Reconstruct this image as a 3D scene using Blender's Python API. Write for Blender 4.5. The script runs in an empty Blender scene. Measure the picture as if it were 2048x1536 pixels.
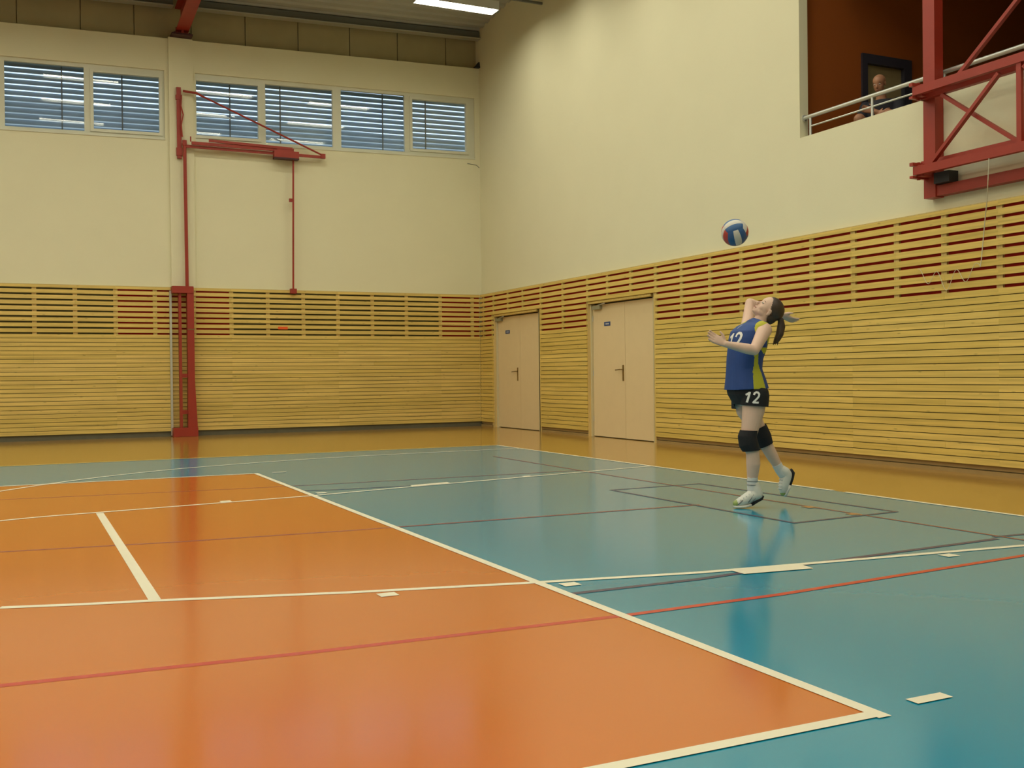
import bpy, bmesh, math, random
from mathutils import Vector, Matrix
from mathutils.bvhtree import BVHTree

sc = bpy.context.scene
C = sc.collection
random.seed(7)

# ------------------------------------------------------------ camera, world, exposure
cam_d = bpy.data.cameras.new('camera')
cam_d.sensor_width = 36.0
cam_d.lens = 2080.22 / 2048 * 36.0
cam_d.clip_start = .05
cam_d.clip_end = 300
cam = bpy.data.objects.new('camera', cam_d)
C.objects.link(cam)
_yaw, _pitch, _roll = .44540, .0088, -.0112
_f = Vector((math.sin(_yaw)*math.cos(_pitch), math.cos(_yaw)*math.cos(_pitch), -math.sin(_pitch)))
_r0 = Vector((math.cos(_yaw), -math.sin(_yaw), 0))
_u0 = _r0.cross(_f)
_r = math.cos(_roll)*_r0 + math.sin(_roll)*_u0
_u = -math.sin(_roll)*_r0 + math.cos(_roll)*_u0
M = Matrix((( _r.x, _u.x, -_f.x, -6.3727), (_r.y, _u.y, -_f.y, -6.8118), (_r.z, _u.z, -_f.z, 1.0337), (0, 0, 0, 1)))
cam.matrix_world = M
sc.camera = cam

world = bpy.data.worlds.new('overcast_daylight')
sc.world = world
world.use_nodes = True
bg = world.node_tree.nodes['Background']
bg.inputs['Color'].default_value = (.66, .83, 1, 1)
bg.inputs['Strength'].default_value = 1.5

sc.view_settings.view_transform = 'Standard'
sc.view_settings.look = 'None'
sc.view_settings.gamma = 1
sc.view_settings.use_curve_mapping = False
sc.view_settings.exposure = 0.0

LAMP_COLOR = (1.0, .97, .78)
LAMP_POWER = 21.5

# ------------------------------------------------------------ materials
def mat(name, color, rough=.6, metal=0, spec=.5, noise=0, scale=8, emit=None, estr=0, coat=0):
    m = bpy.data.materials.new(name)
    m.use_nodes = True
    nt = m.node_tree
    b = nt.nodes['Principled BSDF']
    b.inputs['Base Color'].default_value = (*color, 1)
    b.inputs['Roughness'].default_value = rough
    b.inputs['Metallic'].default_value = metal
    b.inputs['Specular IOR Level'].default_value = spec
    b.inputs['Coat Weight'].default_value = coat
    b.inputs['Coat Roughness'].default_value = .12
    if noise:
        tc = nt.nodes.new('ShaderNodeTexCoord')
        n = nt.nodes.new('ShaderNodeTexNoise')
        n.inputs['Scale'].default_value = scale
        n.inputs['Detail'].default_value = 4
        nt.links.new(tc.outputs['Object'], n.inputs['Vector'])
        r = nt.nodes.new('ShaderNodeMix'); r.data_type = 'RGBA'
        r.inputs['A'].default_value = (*[c*(1-noise) for c in color], 1)
        r.inputs['B'].default_value = (*[min(1, c*(1+noise)) for c in color], 1)
        nt.links.new(n.outputs['Fac'], r.inputs['Factor'])
        nt.links.new(r.outputs['Result'], b.inputs['Base Color'])
    if emit:
        b.inputs['Emission Color'].default_value = (*emit, 1)
        b.inputs['Emission Strength'].default_value = estr
    return m

def wood(name, c0, c1, knots=True, axis='X', rough=.5):
    """boards: every board its own tone, grain along the board, a few knots"""
    m = bpy.data.materials.new(name); m.use_nodes = True
    nt = m.node_tree; N = nt.nodes; L = nt.links
    b = N['Principled BSDF']; b.inputs['Roughness'].default_value = rough
    b.inputs['Specular IOR Level'].default_value = .3
    geo = N.new('ShaderNodeNewGeometry'); tc = N.new('ShaderNodeTexCoord')
    mix = N.new('ShaderNodeMix'); mix.data_type = 'RGBA'
    mix.inputs['A'].default_value = (*c0, 1); mix.inputs['B'].default_value = (*c1, 1)
    L.new(geo.outputs['Random Per Island'], mix.inputs['Factor'])
    mp = N.new('ShaderNodeMapping')
    s = {'X': (1.2, 40, 40), 'Y': (40, 1.2, 40), 'Z': (40, 40, 1.2)}[axis]
    mp.inputs['Scale'].default_value = s
    L.new(tc.outputs['Object'], mp.inputs['Vector'])
    n = N.new('ShaderNodeTexNoise'); n.inputs['Scale'].default_value = 1; n.inputs['Detail'].default_value = 3
    L.new(mp.outputs['Vector'], n.inputs['Vector'])
    g = N.new('ShaderNodeMapRange'); g.inputs['From Min'].default_value = .3; g.inputs['From Max'].default_value = .7
    g.inputs['To Min'].default_value = .84; g.inputs['To Max'].default_value = 1.12
    L.new(n.outputs['Fac'], g.inputs['Value'])
    mul = N.new('ShaderNodeMix'); mul.data_type = 'RGBA'; mul.blend_type = 'MULTIPLY'; mul.inputs['Factor'].default_value = 1
    L.new(mix.outputs['Result'], mul.inputs['A']); L.new(g.outputs['Result'], mul.inputs['B'])
    out = mul.outputs['Result']
    if knots:
        v = N.new('ShaderNodeTexVoronoi'); v.inputs['Scale'].default_value = 1
        mk = N.new('ShaderNodeMapping'); mk.inputs['Scale'].default_value = {'X': (3.2, 3, 13), 'Y': (3, 3.2, 13), 'Z': (10, 10, 3)}[axis]
        L.new(tc.outputs['Object'], mk.inputs['Vector']); L.new(mk.outputs['Vector'], v.inputs['Vector'])
        cr = N.new('ShaderNodeMapRange'); cr.inputs['From Min'].default_value = .03; cr.inputs['From Max'].default_value = .11
        cr.inputs['To Min'].default_value = .62; cr.inputs['To Max'].default_value = 1
        L.new(v.outputs['Distance'], cr.inputs['Value'])
        mk2 = N.new('ShaderNodeMix'); mk2.data_type = 'RGBA'; mk2.blend_type = 'MULTIPLY'; mk2.inputs['Factor'].default_value = 1
        L.new(out, mk2.inputs['A']); L.new(cr.outputs['Result'], mk2.inputs['B']); out = mk2.outputs['Result']
    L.new(out, b.inputs['Base Color'])
    return m

def paint_wall(name, color):
    m = mat(name, color, .85, spec=.2, noise=.03, scale=1.5)
    nt = m.node_tree
    n = nt.nodes.new('ShaderNodeTexNoise'); n.inputs['Scale'].default_value = 60
    bp = nt.nodes.new('ShaderNodeBump'); bp.inputs['Strength'].default_value = .08; bp.inputs['Distance'].default_value = .01
    tc = nt.nodes.new('ShaderNodeTexCoord')
    nt.links.new(tc.outputs['Object'], n.inputs['Vector'])
    nt.links.new(n.outputs['Fac'], bp.inputs['Height'])
    nt.links.new(bp.outputs['Normal'], nt.nodes['Principled BSDF'].inputs['Normal'])
    return m

def floor_mat(name, color):
    m = mat(name, color, .2, spec=.75, noise=.035, scale=1.2, coat=.28)
    nt = m.node_tree
    n = nt.nodes.new('ShaderNodeTexNoise'); n.inputs['Scale'].default_value = 9; n.inputs['Detail'].default_value = 6
    tc = nt.nodes.new('ShaderNodeTexCoord'); nt.links.new(tc.outputs['Object'], n.inputs['Vector'])
    r = nt.nodes.new('ShaderNodeMapRange'); r.inputs['To Min'].default_value = .135; r.inputs['To Max'].default_value = .175
    nt.links.new(n.outputs['Fac'], r.inputs['Value'])
    nt.links.new(r.outputs['Result'], nt.nodes['Principled BSDF'].inputs['Roughness'])
    return m

WALL = paint_wall('cream_wall_paint', (.75, .715, .50))
BAND = mat('insulated_roof_panel', (.40, .35, .19), .6, noise=.1, scale=3)
CEIL = mat('pale_corrugated_sheet', (.42, .43, .38), .5, noise=.06, scale=2)
STEELG = mat('grey_painted_steel', (.16, .17, .15), .5)
GALV = mat('brushed_pale_steel', (.62, .63, .58), .35, metal=.6)
RED = mat('red_steel_paint', (.32, .030, .014), .45, noise=.12, scale=5)
REDDARK = mat('dark_maroon_steel', (.05, .008, .012), .6)
BLACK = mat('black_rubber', (.012, .012, .014), .6)
PINE = wood('pine_slat_boards', (.65, .475, .125), (.73, .535, .165), axis='X')
PINEY = wood('pine_slat_boards_side', (.65, .465, .11), (.75, .545, .15), axis='Y')
BATTEN = wood('pine_batten', (.60, .44, .17), (.68, .5, .2), False, 'Z')
BACKRED = mat('red_backing_cloth', (.50, .022, .014), .9)
BACKDARK = mat('grey_olive_backing', (.17, .155, .07), .9)
SLOTDARK = mat('dark_backing', (.04, .028, .014), .9)
TRIMW = wood('pine_cap_board', (.60, .45, .17), (.62, .46, .18), False, 'X')
SKIRT = mat('brown_skirting', (.36, .24, .09), .5, noise=.1)
SKIRTG = mat('grey_skirting', (.13, .125, .08), .6, noise=.15)
DOORM = mat('beech_door_veneer', (.76, .60, .345), .5, noise=.03, scale=6)
JAMB = mat('cream_door_frame', (.62, .55, .33), .5)
BRASS = mat('brass_handle', (.30, .21, .08), .35, metal=.8)
SIGNB = mat('blue_sign', (.03, .07, .22), .4)
WHITEP = mat('white_plastic', (.75, .74, .68), .4)
WINF = mat('white_window_frame', (.66, .66, .52), .4)
BLIND = mat('grey_blue_blind_slat', (.30, .37, .42), .45)
HOUSE = mat('white_lamp_housing', (.6, .6, .55), .4)
DIFF = mat('lamp_diffuser', (.9, .9, .9), .5, emit=LAMP_COLOR, estr=LAMP_POWER)
YEL = floor_mat('ochre_floor', (.375, .20, .030))
BLUE = floor_mat('turquoise_floor', (.006, .272, .42))
ORNG = floor_mat('orange_floor', (.60, .150, .014))
LW = mat('white_floor_line', (.80, .76, .60), .3, noise=.04)
LY = mat('pale_yellow_floor_line', (.70, .58, .22), .3)
LR = mat('red_floor_line', (.52, .055, .035), .3)
LP = mat('purple_floor_line', (.055, .05, .11), .3)
LD = mat('thin_dark_red_floor_line', (.26, .06, .05), .3)
LO = mat('orange_floor_mark', (.40, .20, .09), .3)
GBROWN = paint_wall('rust_brown_gallery_paint', (.32, .082, .012))
GDARK = paint_wall('dark_brown_gallery_paint', (.10, .03, .012))
GDOOR = mat('olive_gallery_door', (.28, .22, .10), .5, noise=.1)
GFRAME = mat('charcoal_door_frame', (.035, .032, .045), .5)
CONC = mat('concrete', (.3, .28, .22), .9)
CORD = mat('pale_cord', (.62, .60, .45), .8)
BACKDROP = mat('pale_grey_backdrop', (.36, .38, .36), 1, noise=.3, scale=.3)

glass = bpy.data.materials.new('window_glass'); glass.use_nodes = True
_n = glass.node_tree; _n.nodes.clear()
_o = _n.nodes.new('ShaderNodeOutputMaterial'); _m = _n.nodes.new('ShaderNodeMixShader')
_t = _n.nodes.new('ShaderNodeBsdfTransparent'); _g = _n.nodes.new('ShaderNodeBsdfGlossy'); _fr = _n.nodes.new('ShaderNodeFresnel')
_g.inputs['Roughness'].default_value = .015
_fr.inputs['IOR'].default_value = 1.6
_t.inputs['Color'].default_value = (.93, .97, 1, 1)
_n.links.new(_fr.outputs[0], _m.inputs[0]); _n.links.new(_t.outputs[0], _m.inputs[1]); _n.links.new(_g.outputs[0], _m.inputs[2])
_n.links.new(_m.outputs[0], _o.inputs['Surface'])

# ------------------------------------------------------------ mesh helpers
class MB:
    def __init__(s): s.v = []; s.f = []; s.m = []
    def add(s, vs, fs, mi=0):
        o = len(s.v); s.v += [tuple(v) for v in vs]
        for f in fs: s.f.append(tuple(i+o for i in f)); s.m.append(mi)
    def quad(s, a, b, c, d, mi=0): s.add([a, b, c, d], [(0, 1, 2, 3)], mi)
    def box(s, x0, x1, y0, y1, z0, z1, mi=0, sh=None):
        vs = [(x, y, z) for z in (z0, z1) for y in (y0, y1) for x in (x0, x1)]
        if sh: vs = [(x, y, z+sh(x)) for x, y, z in vs]
        s.add(vs, [(0, 2, 3, 1), (4, 5, 7, 6), (0, 1, 5, 4), (2, 6, 7, 3), (0, 4, 6, 2), (1, 3, 7, 5)], mi)
    def beam(s, p, q, w, h, up=(0, 0, 1), mi=0):
        p = Vector(p); q = Vector(q); d = (q-p).normalized(); up = Vector(up)
        sd = d.cross(up)
        if sd.length < 1e-4: sd = d.cross(Vector((1, 0, 0)))
        sd.normalize(); u = sd.cross(d)
        vs = [b+sd*(i*w/2)+u*(j*h/2) for b in (p, q) for i, j in ((-1, -1), (1, -1), (1, 1), (-1, 1))]
        s.add(vs, [(0, 3, 2, 1), (4, 5, 6, 7), (0, 1, 5, 4), (1, 2, 6, 5), (2, 3, 7, 6), (3, 0, 4, 7)], mi)
    def tube(s, pts, r, n=10, mi=0, cap=True):
        pts = [Vector(p) for p in pts]; rs = r if isinstance(r, (list, tuple)) else [r]*len(pts)
        o = len(s.v); prev = None
        for i, p in enumerate(pts):
            d = (pts[min(i+1, len(pts)-1)]-pts[max(i-1, 0)]).normalized()
            if prev is None:
                a = d.cross(Vector((0, 0, 1)))
                if a.length < .05: a = d.cross(Vector((1, 0, 0)))
            else: a = prev-d*prev.dot(d)
            a.normalize(); prev = a; b = d.cross(a)
            for k in range(n):
                t = 2*math.pi*k/n; s.v.append(tuple(p+(a*math.cos(t)+b*math.sin(t))*rs[i]))
        for i in range(len(pts)-1):
            for k in range(n):
                s.f.append((o+i*n+k, o+i*n+(k+1) % n, o+(i+1)*n+(k+1) % n, o+(i+1)*n+k)); s.m.append(mi)
        if cap:
            s.f.append(tuple(o+k for k in range(n-1, -1, -1))); s.m.append(mi)
            s.f.append(tuple(o+(len(pts)-1)*n+k for k in range(n))); s.m.append(mi)
    # --- closed solids for bodies
    def ell(s, c, ax, n=16, mi=0):
        """ellipsoid, ax = three vectors (half axes)"""
        c = Vector(c); ax = [Vector(a) for a in ax]; o = len(s.v); m = n//2
        s.v.append(tuple(c+ax[2]))
        for i in range(1, m):
            th = math.pi*i/m
            for k in range(n):
                ph = 2*math.pi*k/n
                s.v.append(tuple(c+ax[0]*(math.sin(th)*math.cos(ph))+ax[1]*(math.sin(th)*math.sin(ph))+ax[2]*math.cos(th)))
        s.v.append(tuple(c-ax[2])); last = len(s.v)-1
        for k in range(n): s.f.append((o, o+1+k, o+1+(k+1) % n)); s.m.append(mi)
        for i in range(m-2):
            for k in range(n):
                a = o+1+i*n; s.f.append((a+k, a+n+k, a+n+(k+1) % n, a+(k+1) % n)); s.m.append(mi)
        a = o+1+(m-2)*n
        for k in range(n): s.f.append((a+k, last, a+(k+1) % n)); s.m.append(mi)
    def ball(s, c, r, n=14, mi=0): s.ell(c, ((r, 0, 0), (0, r, 0), (0, 0, r)), n, mi)
    def cap(s, p, q, r0, r1, n=14, mi=0):
        p = Vector(p); q = Vector(q); s.tube([p, p.lerp(q, .5), q], [r0, (r0+r1)/2, r1], n, mi); s.ball(p, r0, n, mi); s.ball(q, r1, n, mi)
    def limb(s, pts, rs, n=16, mi=0):
        s.tube(pts, list(rs), n, mi); s.ball(pts[0], rs[0], n, mi); s.ball(pts[-1], rs[-1], n, mi)
    def loft(s, st, n=24, mi=0, p=2.3):
        """st: (centre, U half vector, V half vector)"""
        o = len(s.v)
        for c, U, V in st:
            c = Vector(c); U = Vector(U); V = Vector(V)
            for k in range(n):
                t = 2*math.pi*k/n; cs, sn = math.cos(t), math.sin(t)
                cs = math.copysign(abs(cs)**(2/p), cs); sn = math.copysign(abs(sn)**(2/p), sn)
                s.v.append(tuple(c+U*cs+V*sn))
        for i in range(len(st)-1):
            for k in range(n):
                s.f.append((o+i*n+k, o+i*n+(k+1) % n, o+(i+1)*n+(k+1) % n, o+(i+1)*n+k)); s.m.append(mi)
        s.f.append(tuple(o+k for k in range(n-1, -1, -1))); s.m.append(mi)
        s.f.append(tuple(o+(len(st)-1)*n+k for k in range(n))); s.m.append(mi)
    def build(s, name, mats, parent=None, smooth=False, loc=None):
        me = bpy.data.meshes.new(name)
        me.from_pydata(s.v, [], s.f)
        for m in (mats if isinstance(mats, (list, tuple)) else [mats]): me.materials.append(m)
        me.polygons.foreach_set('material_index', s.m)
        bm = bmesh.new(); bm.from_mesh(me); bmesh.ops.recalc_face_normals(bm, faces=bm.faces); bm.to_mesh(me); bm.free()
        if smooth: me.polygons.foreach_set('use_smooth', [True]*len(me.polygons))
        me.update()
        return link(name, me, parent, loc)

def link(name, data, parent=None, loc=None):
    o = bpy.data.objects.new(name, data); C.objects.link(o)
    if parent:
        o.parent = parent
    if loc: o.location = loc
    return o

def empty(name, loc=(0, 0, 0), rz=0):
    o = bpy.data.objects.new(name, None); C.objects.link(o); o.location = loc; o.rotation_euler = (0, 0, rz)
    o.empty_display_size = .1
    return o
def tag(o, label=None, cat=None, group=None, kind=None):
    if label: o['label'] = label
    if cat: o['category'] = cat
    if group: o['group'] = group
    if kind: o['kind'] = kind
    return o
def struct(o, label=None, cat=None):
    return tag(o, label, cat, kind='structure')
def shift(mb, x, y, z):
    """vertices relative to a thing's base point"""
    mb.v = [(a-x, b-y, c-z) for a, b, c in mb.v]; return mb

def remesh(mb, vox, smooth=3, name='tmp'):
    """fuse the closed solids of mb into one continuous surface"""
    me = bpy.data.meshes.new(name); me.from_pydata(mb.v, [], mb.f)
    o = bpy.data.objects.new(name, me); C.objects.link(o)
    bm = bmesh.new(); bm.from_mesh(me); bmesh.ops.recalc_face_normals(bm, faces=bm.faces); bm.to_mesh(me); bm.free()
    r = o.modifiers.new('r', 'REMESH'); r.mode = 'VOXEL'; r.voxel_size = vox
    if smooth:
        sm = o.modifiers.new('s', 'SMOOTH'); sm.factor = .5; sm.iterations = smooth
    dg = bpy.context.evaluated_depsgraph_get(); dg.update()
    res = bpy.data.meshes.new_from_object(o.evaluated_get(dg))
    bpy.data.objects.remove(o); bpy.data.meshes.remove(me)
    res.polygons.foreach_set('use_smooth', [True]*len(res.polygons))
    return res
def cut(me, keep=None, planes=(), thick=0, matfn=None):
    """keep(v)->bool trims a garment; planes: (point, normal, region fn) clears the outer side"""
    bm = bmesh.new(); bm.from_mesh(me)
    for pt, no, reg in planes:
        geom = [f for f in bm.faces if reg is None or reg(f.calc_center_median())]
        es = {e for f in geom for e in f.edges}; vs = {v for f in geom for v in f.verts}
        bmesh.ops.bisect_plane(bm, geom=list(geom)+list(es)+list(vs), plane_co=pt, plane_no=no, clear_outer=True, dist=1e-5)
    if keep:
        bmesh.ops.delete(bm, geom=[v for v in bm.verts if not keep(v.co)], context='VERTS')
    if thick: bmesh.ops.solidify(bm, geom=list(bm.faces), thickness=thick)
    if matfn:
        for f in bm.faces: f.material_index = matfn(f.calc_center_median())
    for f in bm.faces: f.smooth = True
    bm.to_mesh(me); bm.free()
    return me

# ------------------------------------------------------------ room dimensions
XS, YS = 2.172, 12.566          # faces of the slatted cladding
XW, YW = 2.24, 12.63            # plaster behind / above it
XL, YF = -28.0, -12.7           # far end of the hall (behind and left of the camera)
SH = lambda x: .021*(max(x, -9)+2)
SH2 = lambda x: .027*(max(x, -9)+2)
def ceil_z(x, y): return 8.02+.03*(max(x, -9)-2)+.08*(YW-y)

# ------------------------------------------------------------ floor with its court markings
fl = MB()
_zc = [0]
def _z(z):
    _zc[0] += 1
    return z+_zc[0]*2.5e-5
def sheet(x0, x1, y0, y1, z, mi):
    z = _z(z); fl.quad((x0, y0, z), (x1, y0, z), (x1, y1, z), (x0, y1, z), mi)
def stripe(p, q, w, z, mi, ext=0):
    z = _z(z)
    p = Vector((*p, z)); q = Vector((*q, z)); d = (q-p).normalized(); n = Vector((-d.y, d.x, 0))*w/2
    p = p-d*ext; q = q+d*ext
    fl.quad(p-n, q-n, q+n, p+n, mi)
def path(pts, w, z, mi):
    z = _z(z)
    pts = [Vector((*p, z)) for p in pts]; L_ = []; R_ = []
    for i, p in enumerate(pts):
        d = (pts[min(i+1, len(pts)-1)]-pts[max(i-1, 0)]).normalized(); n = Vector((-d.y, d.x, 0))*w/2
        L_.append(p+n); R_.append(p-n)
    for i in range(len(pts)-1): fl.quad(R_[i], R_[i+1], L_[i+1], L_[i], mi)
sheet(XL, XW+.14, YF, YW+.05, 0, 0)
fl.box(XL, XW+.14, YF, YW+.05, -.2, -.01, 0)
sheet(-26, 0, -7.1, 7.1, .0010, 1)
sheet(-22.07, -4.07, -4.475, 4.475, .002, 2)
Z1, Z2, Z3 = .0025, .0028, .0031
# thin red (badminton) lines
path([(-22, -2.90), (-6.434, -2.897), (-5.39, -2.972), (-4.06, -3.018), (-3.2, -3.0), (-1.35, -2.84), (-.93, -2.80)], .042, Z1, 5)
path([(-22, .3), (-6.47, .162), (-5.43, .02), (-4.36, -.053), (-1.56, -.11)], .036, Z1, 8)
path([(-22, 3.25), (-6.5, 3.221), (-4.5, 3.014), (-2.6, 2.95), (-.93, 2.93)], .028, Z1, 8)
path([(-.91, 5.2), (-.937, 2.085), (-.92, 0), (-.895, -2.483), (-.88, -3.0)], .026, Z1, 8)
# purple lines
path([(-4.05, -2.525), (-3.296, -2.524), (-3.07, -2.5), (-2.22, -2.447), (-.985, -2.368)], .042, Z1, 6)
path([(-.95, -2.311), (-.5, -2.34), (0, -2.36)], .036, Z1, 6)
path([(-4.05, 2.54), (-3.75, 2.457), (-3.04, 2.42)], .036, Z1, 6)
for a, b in (((-1.616, 1.131), (-.644, 1.165)), ((-.644, 1.165), (-.578, -1.163)), ((-.578, -1.163), (-1.59, -1.242)), ((-1.59, -1.242), (-1.616, 1.131))):
    stripe(a, b, .034, Z1, 6, .016)
sheet(-.98, -.89, -.70, -.60, Z2, 7)
sheet(-.98, -.89, -1.15, -1.07, Z2, 7)
# basketball lines
stripe((0, 7.1), (0, .105), .05, Z2, 3); stripe((0, -.03), (0, -7.1), .05, Z2, 3)
for s in (1, -1): stripe((-26, s*7.1), (0, s*7.1), .05, Z2, 4)
HN = lambda u: -(2.9502-(2.9502-1.7944)*u/5.8177)
path([(-6.45, -1.551), (-6.1, -1.66), (-5.822, -1.729), (-4.944, -1.996), (-4.13, -2.194), (-3.2, -2.388), (-1.066, -2.618), (0, -2.90)], .05, Z2, 3)
path([(0, 2.95), (-3.2, 2.30), (-4.04, 2.099), (-5.79, 1.85)], .05, Z2, 3)
path([(-5.79, 1.85)]+[(-5.8-1.84*math.sin(t), 1.84*math.cos(t)) for t in [math.pi*k/40 for k in range(1, 35)]], .05, Z2, 3)
stripe((-5.80, 1.80), (-5.80, -1.72), .055, Z3, 3)
for u, w, yn, yf in ((1.70, .09, -2.60, 2.60), (3.93, .09, -2.29, 2.22), (4.80, .09, -2.09, 2.02)):
    sheet(-u-w/2, -u+w/2, yn-.08, yn, Z3, 3); sheet(-u-w/2, -u+w/2, yf, yf+.09, Z3, 3)
fl.quad((-3.03, -2.535, .0046), (-2.62, -2.585, .0046), (-2.60, -2.46, .0046), (-3.03, -2.42, .0046), 3)
fl.quad((-3.05, 2.33, .0046), (-2.63, 2.42, .0046), (-2.62, 2.53, .0046), (-3.03, 2.44, .0046), 3)
arc = [(-6.9, 3.5), (-6.516, 3.99), (-6.2, 4.36), (-5.85, 4.728), (-5.5, 5.03), (-5.07, 5.333), (-4.65, 5.58), (-4.181, 5.766), (-3.7, 5.93), (-3.1, 6.09), (-2.493, 6.188), (-1.6, 6.27), (-.677, 6.29), (0, 6.29)]
path([(-7.6, 2.0), (-7.3, 2.8)]+arc, .05, Z2, 3)
path([(-1.575-6.25*math.cos(t), -6.25*math.sin(t)) for t in [math.pi/2*k/20 for k in range(-4, 21)]]+[(0, -6.25)], .05, Z2, 3)
# volleyball lines
stripe((-4.05, 4.475), (-4.05, -4.475), .05, Z3, 3, .025)
stripe((-22, 4.475), (-4.05, 4.475), .05, Z3, 3, 0); stripe((-22, -4.465), (-4.05, -4.465), .05, Z3, 3, 0)
for y in (4.485, -4.43): sheet(-3.87, -3.72, y-.026, y+.026, Z3, 3)
for x in (-10.07, -13.07, -16.07): stripe((x, 4.475), (x, -4.475), .05, Z3, 3)
struct(fl.build('floor', [YEL, BLUE, ORNG, LW, LY, LR, LP, LO, LD]), 'glossy ochre hall floor with turquoise and orange courts and white lines', 'floor')

# ------------------------------------------------------------ walls, ceiling
wb = MB()
T = YW+.30
PX0, PX1 = -3.90, -3.37        # between the two window groups
def top(x): return 7.165+SH2(x)
wb.box(XL, XW, YW, T, 0, 5.20, 0)
def zbox(mb, x0, x1, y0, y1, f0, f1, mi=0):
    vs = [(x, y, f(x)) for f in (f0, f1) for y in (y0, y1) for x in (x0, x1)]
    mb.add(vs, [(0, 2, 3, 1), (4, 5, 7, 6), (0, 1, 5, 4), (2, 6, 7, 3), (0, 4, 6, 2), (1, 3, 7, 5)], mi)
WBOT = lambda x: 5.36+SH(x)
WTOP = lambda x: 6.58+SH(x)
zbox(wb, -9, XW, YW, T, lambda x: 5.2, WBOT)
zbox(wb, -9, XW, YW, T, WTOP, top)
zbox(wb, XL, -9, YW, T, lambda x: 5.2, lambda x: top(-9))
zbox(wb, -9, -6.62, YW, T, WBOT, WTOP)
zbox(wb, PX0, PX1, YW, T, WBOT, WTOP)
zbox(wb, 2.13, XW, YW, T, WBOT, WTOP)
# the pilaster that carries the roof beam
zbox(wb, -3.83, -3.41, YW-.045, YW, lambda x: 2.66, lambda x: top(-3.6)+.01)
struct(wb.build('wall_back', WALL), 'cream plaster wall with high windows and a flat pilaster', 'wall')

wr = MB()
GZ = 3.86; GY = 3.06; TR = .13
D1 = (10.07, 12.02, 2.19); D2 = (6.30, 8.19, 2.19)
ZT = 11.0
def rbox(y0, y1, z0, z1): wr.box(XW, XW+TR, y0, y1, z0, z1)
rbox(D1[1], YW+.3, 0, D1[2]); rbox(D2[1], D1[0], 0, 2.19); rbox(YF, D2[0], 0, 2.19)
rbox(GY, YW+.3, 2.19, ZT)
rbox(YF, GY, 2.19, GZ)
struct(wr.build('wall_right', WALL), 'cream plaster wall above the doors with an open gallery', 'wall')

wc = MB(); wc.box(XW+TR, XW+TR+.1, 5.4, YW+.3, -.1, 2.85)  # unseen panel added behind the doors so no daylight leaks under them
struct(wc.build('door_leak_panel', GDARK), 'unseen dark panel added behind the double doors to stop daylight leaks', 'wall')
wl = MB(); wl.box(XL-.3, XL, YF, YW+.3, 0, ZT)
struct(wl.build('wall_left', WALL), 'plain cream end wall at the far end of the hall', 'wall')
wf = MB(); wf.box(XL, XW, YF-.3, YF, 0, ZT)
struct(wf.build('wall_front', WALL), 'plain cream long wall behind the camera', 'wall')

# insulated panels between the wall head and the roof
ub = MB()
YP = YW+.16
xs = [2.24-.1]
seams = [-9.2, -8.23, -7.25, -6.27, -5.264, -4.383, -3.402, -2.43, -1.438, -.425, .55, 1.58, 2.6]
for i in range(len(seams)-1):
    a, b = seams[i]+.008, min(seams[i+1]-.008, XW)
    zbox(ub, a, b, YP, YP+.1, lambda x: 6.9, lambda x: 8.6)
zbox(ub, XL, XW, YP+.05, YP+.12, lambda x: 6.9, lambda x: 8.6)
zbox(ub, XL, -9.2, YP, YP+.1, lambda x: 6.9, lambda x: 8.6)
struct(ub.build('wall_upper', BAND), 'row of dull olive insulated panels above the window wall', 'wall')

cl = MB()
N_ = 60
# trapezoid sheet, ribs running along the window wall
ys = []
y = YW+.3
prof = [(0, 0), (.10, 0), (.13, .035), (.22, .035), (.25, 0)]
line = []
while y > YF-.3:
    for dy, dz in prof[:-1]: line.append((y-dy, dz))
    y -= .25
line.append((y, 0))
for xa, xb in ((XL, -9), (-9, 7.5)):
    for (ya, za), (yb, zb) in zip(line[:-1], line[1:]):
        cl.quad((xa, ya, ceil_z(xa, ya)+za), (xb, ya, ceil_z(xb, ya)+za), (xb, yb, ceil_z(xb, yb)+zb), (xa, yb, ceil_z(xa, yb)+zb))
zc = MB()
for xa, xb in ((XL, -9), (-9, 7.5)):
    cl.quad((xa, YW+.3, ceil_z(xa, YW)+.3), (xb, YW+.3, ceil_z(xb, YW)+.3), (xb, YF-.3, ceil_z(xb, YF)+.3), (xa, YF-.3, ceil_z(xa, YF)+.3))
struct(cl.build('ceiling', CEIL), 'pale corrugated steel roof deck', 'ceiling')

# gallery behind the opening
gl = MB(); gl.box(XW+TR, 7.2, YF, 3.3, 2.85, 3.0)
struct(gl.build('floor_gallery', CONC), 'concrete floor of the spectator gallery', 'floor')
GWY = 3.22
g1 = MB()
DX0, DX1, DZ = 3.38, 4.23, 5.07
g1.box(XW+TR, DX0, GWY, GWY+.2, 3.0, ZT); g1.box(DX1, 7.2, GWY, GWY+.2, 3.0, ZT); g1.box(DX0, DX1, GWY, GWY+.2, DZ, ZT)
struct(g1.build('wall_gallery_end', GBROWN), 'rust brown end wall of the gallery around a dark framed door', 'wall')
g2 = MB(); g2.box(7.2, 7.4, YF, 3.4, 2.85, ZT)
struct(g2.build('wall_gallery_rear', GDARK), 'dark brown rear wall of the spectator gallery', 'wall')
g3 = MB(); g3.box(XW+TR, 7.2, YF-.2, YF, 2.85, ZT)
struct(g3.build('wall_gallery_far', GDARK), 'dark brown far end wall of the spectator gallery', 'wall')
g5 = MB(); g5.box(XW+TR, 3.5, YF, 3.3-.08, 3.0, 3.45)
struct(g5.build('floor_gallery_step', CONC), 'concrete step of the gallery behind the parapet', 'floor')
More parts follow.
